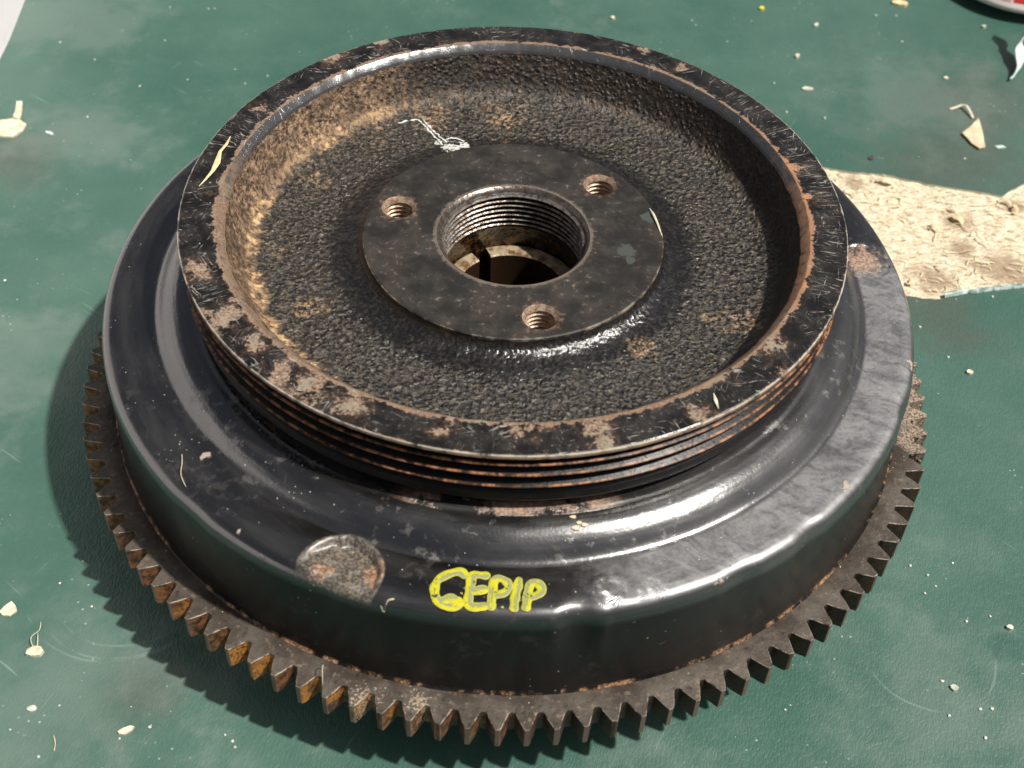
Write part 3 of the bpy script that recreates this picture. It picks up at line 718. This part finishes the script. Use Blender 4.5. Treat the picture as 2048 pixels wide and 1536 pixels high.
# cast dish inside the rim
DS = resample([(.0464, .0537), (.0465, .0524), (.0468, .0513), (.0475, .0504), (.0487, .0497), (.0505, .0491), (.0530, .0487), (.0570, .0485), (.0680, .0485), (.0740, .0488), (.0780, .0493), (.0803, .0501), (.0820, .0514), (.0833, .0535), (.0845, .0565), (.0858, .0600), (.0867, .0631)], .0009)
def cfn(p, r, a):
    x, y, z = p
    if r > .0470 and r < .0864:
        z += noise.fractal(Vector((x*130, y*130, z*130)), 1, 2, 3)*.00022+noise.noise(Vector((x*700, y*700, z*700)))*.00009
    return (x, y, z)
link('pulley_dish', mesh('pulley_dish', *lathe(DS[::-1], 800, cfn), smooth=60), M['dish'], pul)
# white scrape marks on the dish
for st in ([(-.0345, .0649), (-.0301, .0585), (-.0253, .0508)], [(-.0332, .0653), (-.0287, .0586), (-.0237, .0524)], [(-.0416, .0623), (-.0374, .0644), (-.034, .0652)], [(-.0261, .0493), (-.0228, .051), (-.0185, .0508)], [(-.0246, .0537), (-.0222, .0553), (-.0178, .0536)], [(-.0218, .0483), (-.0194, .0513), (-.0169, .0529)]):
    P = smooth_path([(x, y, .04885) for x, y in st], 8)
    P = [p+Vector((noise.noise(p*900)*.0006, noise.noise(p*900+Vector((5, 0, 0)))*.0006, (.0006 if (p.x**2+p.y**2) < .0535**2 else 0))) for p in P]
    rad = [.00018+.0005*abs(noise.noise(p*600+Vector((0, 3, 0)))) for p in P]; rad[0] = rad[-1] = .00005
    link('scrape_mark', mesh('scrape_mark', *tube(P, rad, 6, .45)), M['scrape'], pul)
# hub face with bore and three tapped holes
hub = empty('hub'); hub.parent = pul
HC = [(.0379*math.cos(R(a)), .0379*math.sin(R(a))) for a in (163.9, 43.9, -76.4)]
bm = bmesh.new()
def ring(cx, cy, r, n, z, wob=0):
    L = []
    for i in range(n):
        a = 2*PI*i/n; rr = r+(wob*noise.noise(Vector((cx+math.cos(a)*r*1.0, cy+math.sin(a)*r, 0))*600) if wob else 0)
        L.append(bm.verts.new((cx+rr*math.cos(a), cy+rr*math.sin(a), z)))
    return L
HZ = .0540
loops = [ring(0, 0, .0461, 240, HZ, .00015), ring(0, 0, .0238, 160, HZ)]+[ring(x, y, .0054, 40, HZ) for x, y in HC]
es = [bm.edges.new((L[i], L[(i+1) % len(L)])) for L in loops for i in range(len(L))]
bmesh.ops.triangle_fill(bm, use_beauty=True, use_dissolve=False, edges=es, normal=(0, 0, 1))
o2 = ring(0, 0, .0465, 240, HZ-.0004); o3 = ring(0, 0, .0465, 240, HZ-.0012)
for A, B in ((loops[0], o2), (o2, o3)):
    for i in range(240): bm.faces.new((A[i], B[i], B[(i+1) % 240], A[(i+1) % 240]))
me = bpy.data.meshes.new('hub_face'); bm.normal_update(); bm.to_mesh(me); bm.free(); me.shade_smooth(); me.set_sharp_from_angle(angle=R(20))
link('hub_face', me, M['hub'], hub)
bp = [(.0238, HZ), (.0231, HZ-.0005), (.0226, HZ-.0012), (.0224, HZ-.0018)]
z = HZ-.0022
for k in range(7):
    bp += [(.0216, z), (.0216, z-.0003), (.0228, z-.0010), (.0228, z-.0013)]; z -= .0019
bp += [(.0222, .0385), (.0226, .0370), (.0228, .0330), (.0228, -.0300)]
def bfn(p, r, a):
    x, y, z = p
    if z < HZ-.002 and z > .0385: z -= .0019*(a/(2*PI))       # helix
    if z < .0385: k = 1+noise.noise(Vector((x*400, y*400, z*400)))*.02; x *= k; y *= k
    return (x, y, z)
link('threaded_bore', mesh('threaded_bore', *lathe(bp, 200, bfn), smooth=30), M['thread'], hub)
hp = [(.0054, HZ), (.0051, HZ-.0004)]; z = HZ-.0008
for k in range(6):
    hp += [(.0043, z-.0005), (.0043, z-.0007), (.0050, z-.0013), (.0050, z-.0015)]; z -= .0016
hp += [(.0043, z-.001), (.0001, z-.0015)]
hm = mesh('threaded_hole', *lathe(hp, 48, lambda p, r, a: (p[0], p[1], p[2]-(.0016*a/(2*PI) if HZ-.009 < p[2] < HZ-.001 else 0))), smooth=30); hm.materials.append(M['rthread'])
for x, y in HC:
    o = bpy.data.objects.new('threaded_hole', hm); C.objects.link(o); o.parent = hub; o.location = (x, y, 0)
# steel bushing deep in the bore, with its keyway
ka = R(121); kw = .0024
prof = [(.0222, .0302), (.0218, .0305), (.0180, .0305), (.0175, .0300), (.0175, -.030)]
da = kw/.0195
vs, fs = lathe([(.0226, -.030), (.0226, .0300)]+prof[1:], 120, None, ka+da, ka-da+2*PI)
L = 6; nn = 121
fs = list(fs)+[tuple(range(L)), tuple((nn-1)*L+i for i in range(L))[::-1]]
link('bushing', mesh('bushing', vs, fs, 30), M['bush'], hub)
# burrs on the hub edge
v, f = tube([(.0428, .0150, .0543), (.0438, .0115, .0550), (.0449, .0078, .0545), (.0461, .0020, .0541)], .00035, 6, .5)
link('burr', mesh('burr', v, f), M['cream'], hub)
tag(root, 'black rusty flywheel pulley with toothed ring gear and yellow letters on its flange', 'flywheel')

# ------------------------------------------------------------------ loose things lying on the flywheel
def on_ring(pts, up_=.0003): return [(x, y, prof_z(math.hypot(x, y))+up_) for x, y in pts]
P = [(-.0959, .0012), (-.0945, .005), (-.0932, .0091), (-.0926, .0134), (-.0927, .0190), (-.0914, .0231), (-.0909, .0272)]
v, f = tube([(x, y, .0661) for x, y in P], [.0001, .00035, .0006, .0010, .0005, .00045, .0001], 6, .3)
thing('straw_sliver', v, f, M['straw'], 'long yellow straw sliver lying on the left part of the pulley rim', 'straw', 'slivers on the flywheel')
v, f = tube([(.0545, -.0760, .0661), (.0548, -.0787, .0664), (.0554, -.0815, .0661)], [.0001, .0005, .0001], 6, .4)
thing('straw_sliver', v, f, M['cream'], 'short cream sliver lying on the front right part of the pulley rim', 'straw', 'slivers on the flywheel')
v, f = tube(smooth_path(on_ring([(-.0295, -.1263), (-.0291, -.1247), (-.0281, -.1238), (-.0263, -.1235)], .0005), 4), .0003, 6, .6)
thing('fibre', v, f, M['cream'], 'curved cream fibre on the flange rim left of the yellow letters', 'fibre', 'fibres on the flywheel')
v, f = tube(smooth_path([(-.0895, -.0790, .0354), (-.0885, -.0828, .0365), (-.0882, -.0865, .0356), (-.0861, -.0905, .0354)], 4), .00013, 5)
thing('fibre', v, f, M['cream'], 'thin pale hair on the left part of the flat flange ring', 'fibre', 'fibres on the flywheel')
v, f = tube(smooth_path([(-.0468, -.1240, .0001), (-.0467, -.1244, .0030), (-.0466, -.1262, .0040), (-.0464, -.1290, .0004)], 4), .00011, 5)
thing('fibre', v, f, M['cream'], 'pale hair standing on the ring gear below the drilled spot', 'fibre', 'fibres on the flywheel')
for (x, y, a), lab in zip([(.0191, -.0999, .0009), (.0207, -.1014, .0008), (.0221, -.1019, .0009), (.0198, -.1028, .0011)], ['uppermost of four pinkish chips on the shoulder above the letters', 'middle chip of the four on the shoulder above the letters', 'rightmost orange chip of the four on the shoulder above the letters', 'lowest and biggest of four chips on the shoulder above the letters']):
    P = [(x+a*math.cos(t)*(1+.3*math.sin(3*t+x*900)), y+a*.7*math.sin(t)) for t in [k*PI/3 for k in range(6)]]
    v, f = flake(P, prof_z(math.hypot(x, y))+.0001, .0003)
    thing('chip', v, f, M['tan'], lab, 'chip', 'chips on the flywheel')
dust = []
rd = random.Random(3)
for k in range(150):
    a = rd.uniform(-PI, .3); r = rd.choice([rd.uniform(.101, .127), rd.uniform(.1135, .123), rd.uniform(.0895, .0995)])
    zz_ = .0657 if r < .1 else prof_z(r)
    x, y = r*math.cos(a), r*math.sin(a)
    if math.hypot(x-DIMP[0], y-DIMP[1]) < .012: continue
    dust.append(rock(x, y, zz_, rd.uniform(.00010, .00022), .6, k, 5, 3))
for k in range(45):
    a = rd.uniform(-PI, PI); r = rd.uniform(.1295, .133); dust.append(rock(r*math.cos(a), r*math.sin(a), ZT, rd.uniform(.0001, .0003), .6, k, 5, 3))
# pale bits hanging on the crusted teeth
tag(link('dust', mesh('dust', *join(dust)), M['crumb']), 'pale dust grains scattered over the flywheel', 'dust', kind='stuff')
crust = []
for k in range(120):
    a = R(rd.uniform(-17, 5)); r = rd.uniform(.1300, .1385); rr_ = rd.uniform(.0004, .0013)
    crust.append(rock(r*math.cos(a), r*math.sin(a), ZT-rr_*.8-(.0006 if r > .1347 else 0), rr_, .6, k, 7, 5))
cr = link('rust_crust', mesh('rust_crust', *join(crust)), M['gear'], gear); cr['kind'] = 'stuff'

# ------------------------------------------------------------------ things on the table
SC = [(-.2303, .1695), (-.2269, .1717), (-.2275, .1782), (-.2255, .1784), (-.2207, .1646), (-.2177, .161), (-.217, .1563), (-.2178, .1529), (-.230, .1510)]
SC = [(-.2340, .1640), (-.2262, .1652), (-.2232, .1700), (-.2242, .1782), (-.2212, .1784), (-.2200, .1700), (-.2188, .1650), (-.2165, .1625), (-.2170, .1575), (-.2196, .1530), (-.2340, .1525)]
SCa = [(-.2340, .1640), (-.2262, .1652), (-.2218, .1668), (-.2165, .1625), (-.2170, .1575), (-.2196, .1530), (-.2340, .1525)]
SCb = [(-.2232, .1660), (-.2238, .1720), (-.2252, .1784), (-.2228, .1787), (-.2210, .1720), (-.2200, .1650)]
v, f = join([flake(SCa, Z0, .0008, .0006), flake(SCb, Z0+.0003, .0012, .0006)])
thing('paper_scrap', v, f, M['cream'], 'torn cream scrap with a narrow tail at the left edge of the green table', 'scrap')
TRI = [(.2016, .1868), (.2060, .1915), (.2117, .1990), (.2112, .1880), (.2098, .1765), (.2070, .1757), (.2044, .1790), (.2032, .1830)]
v, f = flake(TRI, Z0+.0006, .0007, .0003, .0003, .0001)
thing('wood_chip', v, f, M['tan'], 'flat triangular tan chip above the torn strip', 'chip')
v, f = tube(smooth_path([(.2000, .2064, Z0+.0004), (.2030, .2074, Z0+.0008), (.2060, .2084, Z0+.0016), (.2078, .2060, Z0+.0022), (.2095, .1995, Z0+.0006)], 5), .00065, 7, .5)
thing('fibre', v, f, M['cream'], 'bent pale fibre just left of the triangular tan chip', 'fibre', 'fibres on the table')
v, f = flake([(.2150, .1790), (.2185, .1800), (.2200, .1783), (.2160, .1776)], Z0, .0003)
thing('crumb', v, f, M['pale'], 'pale smear of crumb right of the triangular tan chip', 'crumb')
# curled bit of torn cover standing up and leaning out to the right; its tip throws the long shadow
vs = []; fs = []
U_, V_ = 12, 26
spine = smooth_path([(.2392, .2405, Z0+.0003), (.2420, .2440, Z0+.0035), (.2412, .2530, Z0+.0060), (.2455, .2575, Z0+.0130), (.2520, .2600, Z0+.0240), (.2590, .2625, Z0+.0420)], 6)
for j in range(len(spine)):
    q = j/(len(spine)-1); wd = .0120*(1-.72*q)*(.75+.25*math.sin(9*q+1))
    for i in range(U_+1):
        u = i/U_*2-1; n_ = noise.noise_vector(Vector((u*2, q*7, 1)))*.0008
        p = spine[j]+Vector((.45*u*wd, .80*u*wd, .0012*u*u+(.0016 if j < 3 else 0)*0))+n_
        vs.append((p.x, p.y, max(p.z, Z0+.0002)))
for j in range(len(spine)-1):
    for i in range(U_): fs.append((j*(U_+1)+i, j*(U_+1)+i+1, (j+1)*(U_+1)+i+1, (j+1)*(U_+1)+i))
o = thing('vinyl_curl', vs, fs, M['pale'], 'pale curled piece of torn cover standing at the right edge below the tub', 'scrap')
md = o.modifiers.new('thick', 'SOLIDIFY'); md.thickness = .0009
# white box whose foot just enters the top left corner; unseen height and run to the left shaped for reflected light
bx0 = smooth_path([(-.247, -.30, 0), (-.247, .00, 0), (-.246, .15, 0), (-.2432, .2126, 0), (-.2462, .2640, 0), (-.251, .32, 0), (-.262, .40, 0)], 6)
bx0 = [(p.x, p.y) for p in bx0]; poly = bx0+[(-.60, .40), (-.60, -.30)]; n = len(poly); ne = len(bx0); vs = []
LV = ((.0002, 0), (.0015, .0004), (.150, .0040), (.1535, .0052), (.1550, .0080))
for zq, ins in LV:
    vs += [(x-(ins if i < ne else 0), y, Z0+zq) for i, (x, y) in enumerate(poly)]
fs = [(k*n+i, k*n+(i+1) % n, (k+1)*n+(i+1) % n, (k+1)*n+i) for k in range(len(LV)-1) for i in range(n)]+[tuple((len(LV)-1)*n+i for i in range(n))]
thing('box', vs, fs, M['white'], 'tall white box standing at the left, cut by the top left corner', 'box')
# red and white printed tub at the top right corner
tub = empty('tub', (.2890, .3300, Z0))
import itertools
tc = (.2890, .3300)
def circ(p1, p2, p3):
    ax, ay = p1; bx, by = p2; cx, cy = p3
    d = 2*(ax*(by-cy)+bx*(cy-ay)+cx*(ay-by))
    ux = ((ax*ax+ay*ay)*(by-cy)+(bx*bx+by*by)*(cy-ay)+(cx*cx+cy*cy)*(ay-by))/d
    uy = ((ax*ax+ay*ay)*(cx-bx)+(bx*bx+by*by)*(ax-cx)+(cx*cx+cy*cy)*(bx-ax))/d
    return ux, uy, math.dist((ux, uy), p1)
ux, uy, ur = circ((.2242, .3042), (.2345, .2925), (.2538, .2839))
tub.location = (ux, uy, Z0)
tp = [(ur*.80, .0045), (ur*.93, .0050), (ur*.985, .0058), (ur, .0072), (ur*.99, .0085), (ur*.80, .0180), (ur*.70, .0215), (ur*.66, .0225), (.0005, .0225)]
link('tub_foot', mesh('tub_foot', *lathe([(ur*.5, .0), (ur*.55, .0), (ur*.80, .0050), (ur*.82, .0060)], 64)), M['tub'], tub)
link('tub_body', mesh('tub_body', *lathe(tp, 96), smooth=50), M['tub'], tub)
for a, da_, mt, nm, za, zb in ((-137, 5.5, 'red', 'red_panel', .0112, .0175), (-118, 4.5, 'pink', 'pink_panel', .0102, .0175), (-106, 6, 'red', 'red_panel', .0104, .0175), (-160, 5, 'red', 'red_panel', .0105, .0175), (-85, 6, 'pink', 'pink_panel', .0105, .0175)):
    def rr2(z): return ur*(.99-.19*(z-.0085)/.0095)+.0003
    v, f = lathe([(rr2(za), za), (rr2(zb), zb)], 8, None, R(a-da_), R(a+da_))
    link(nm, mesh(nm, v, f), M[mt], tub)
tag(tub, 'round white tub with red and pink printed panels cut by the top right corner', 'tub')

SP = [(-.174, .1962, .00093), (-.1707, .2349, .00093), (-.1917, .1706, .00093), (-.2195, .2296, .0007), (-.1996, .2161, .0007), (-.1524, .2655, .00093), (-.1555, .2652, .0007), (-.1334, .2134, .0007), (-.1536, .2031, .0007), (-.1176, .2093, .0007), (-.1268, .202, .0007), (-.1745, .265, .0007), (-.1964, .0615, .00093), (-.1886, .0511, .0007), (.1786, .2868, .00116), (.1891, .2877, .00093), (.1879, .2633, .00093), (.12, .2217, .00093), (.1232, .1984, .00093), (.1403, .195, .00116), (.0846, .2746, .0007), (.0863, .2701, .0007), (.1006, .2562, .00093), (.1143, .2762, .0007), (.1992, .1686, .00093), (-.1271, -.1204, .0007), (-.1391, -.1288, .0007), (-.0994, -.1261, .00093), (-.1072, -.1301, .0007), (-.1287, -.1368, .00093), (-.1383, -.0775, .0007), (-.1262, -.0857, .0007), (.1346, -.0564, .00093), (.1397, -.0599, .00093), (.1415, -.0641, .0007), (.1375, -.0671, .0007), (.1487, -.0772, .00093), (.1568, -.0749, .0007), (.1367, -.0994, .00093), (.1463, -.1085, .00093), (.15, -.1082, .00093), (.1364, -.1113, .00093), (.1458, -.1181, .00093), (.1489, -.0546, .0007), (.1667, .0419, .00093), (.1589, .0579, .00093), (.1914, .0774, .00093), (.0873, -.1115, .0007), (-.0772, -.1275, .0007), (-.0747, -.1294, .00093), (-.0737, -.1313, .00093)]
L = [rock(x, y, Z0, r*.62, .6, i, 7, 5) for i, (x, y, r) in enumerate(SP)]
for k in range(170):
    x, y = rd.uniform(-.25, .26), rd.uniform(-.16, .31)
    if inside(x, y, TEAR): continue
    L.append(rock(x, y, Z0, rd.choice([.00010, .00013, .00016, .00026]), .5, k, 5, 3))
tag(link('crumbs', mesh('crumbs', *join(L)), M['crumb']), 'pale crumbs scattered over the green table', 'crumbs', kind='stuff')
def scrap(name, x, y, r, mat, lab, cat, el=1, rot=0, up_=.0004, seed=0):
    ca, sa = math.cos(R(rot)), math.sin(R(rot)); P = []
    for k in range(7):
        t = 2*PI*k/7; q = r*(1+.35*noise.noise(Vector((k*1.3, seed*2.1, 0)))); a, b = q*math.cos(t)*el, q*math.sin(t)
        P.append((x+a*ca-b*sa, y+a*sa+b*ca))
    v, f = flake(P, Z0, up_, .0004); return thing(name, v, f, mat, lab, cat, 'crumbs and scraps on the green table')
scrap('crumb', .0448, .2732, .0011, M['cream'], 'squarish cream crumb near the top edge behind the pulley', 'crumb', 1, 20, .0008, 1)
scrap('crumb', .1468, .2751, .0010, M['crumb'], 'long pale crumb with a tail high on the table right of the pulley', 'crumb', 1.8, 60, .0008, 2)
scrap('crumb', .1337, .2455, .0010, M['cream'], 'oval cream crumb alone above the fuzzy white scrap', 'crumb', 1.6, 60, .0012, 3)
scrap('crumb', .1354, .2180, .0014, M['crumb'], 'wide fuzzy white scrap right behind the pulley rim', 'scrap', 2.1, 5, .0006, 4)
scrap('crumb', .2320, .2803, .0010, M['crumb'], 'white crumb between the tub and the pale curl', 'crumb', 1.1, 0, .0010, 5)
scrap('crumb', .2034, .2325, .0012, M['tan'], 'brown crumb midway between triangular chip and tub', 'crumb', 1.0, 60, .0007, 6)
scrap('crumb', .1573, .1660, .0013, simple('dark_chip', (.05, .045, .04), (.13, .11, .09)), 'dark flake just above the torn strip', 'chip', 1.3, 40, .0005, 7)
scrap('crumb', -.1513, -.0883, .0024, M['cream'], 'green and cream torn flake near the left edge', 'scrap', 1.1, 40, .0006, 8)
scrap('crumb', -.1390, -.1030, .0019, M['cream'], 'cream crumb with two hair fibres near the lower left', 'scrap', 1.4, 5, .0012, 9)
v, f = join([tube(smooth_path([(-.1396, -.1020, Z0+.0008), (-.1410, -.0990, Z0+.002), (-.1397, -.0955, Z0+.001), (-.1403, -.0920, Z0+.0003)], 5), .00013, 5), tube(smooth_path([(-.1386, -.1020, Z0+.0008), (-.1388, -.0995, Z0+.002), (-.1399, -.0965, Z0+.001)], 5), .00013, 5)])
thing('fibre', v, f, M['cream'], 'pair of pale hairs rising from the cream crumb at lower left', 'fibre', 'fibres on the table')
scrap('crumb', -.1348, -.1218, .0010, M['crumb'], 'small pinkish fluff below the crumb with fibres', 'scrap', 1.5, 10, .0006, 10)
scrap('wood_chip', -.1059, -.1275, .0010, M['cream'], 'slender cream chip below the gear at lower left', 'chip', 2.6, 28, .0008, 11)
scrap('crumb', .1619, -.0791, .0010, M['crumb'], 'bright white crumb at the right edge below the middle', 'crumb', 1.2, 0, .0009, 12)
scrap('crumb', .1399, -.1017, .0011, M['crumb'], 'pale crumb cluster at the lower right of the gear', 'crumb', 1.2, 0, .0007, 13)
scrap('crumb', .1732, .0341, .0011, M['cream'], 'cream crumb on the green table below the torn strip', 'crumb', 1.2, 0, .0009, 14)
scrap('crumb', .1930, .2990, .0022, M['straw'], 'yellow chip cut by the top edge left of the tub', 'chip', 1.9, -12, .0012, 15)
scrap('crumb', .1208, .2880, .0012, simple('yellow_crumb', (.75, .62, .03), (.8, .7, .08)), 'bright yellow crumb cut by the top edge', 'crumb', 1.2, 0, .0012, 16)
scrap('crumb', -.2050, .1575, .0009, M['pale'], 'pale blue sliver right of the torn cream scrap', 'scrap', 2.6, -25, .0004, 17)
v, f = tube(smooth_path([(-.1262, -.1300, Z0+.0003), (-.1250, -.1325, Z0+.0006), (-.1247, -.1350, Z0+.0003)], 5), .00016, 5)
thing('fibre', v, f, M['cream'], 'single short hair on the green table at the lower left', 'fibre', 'fibres on the table')
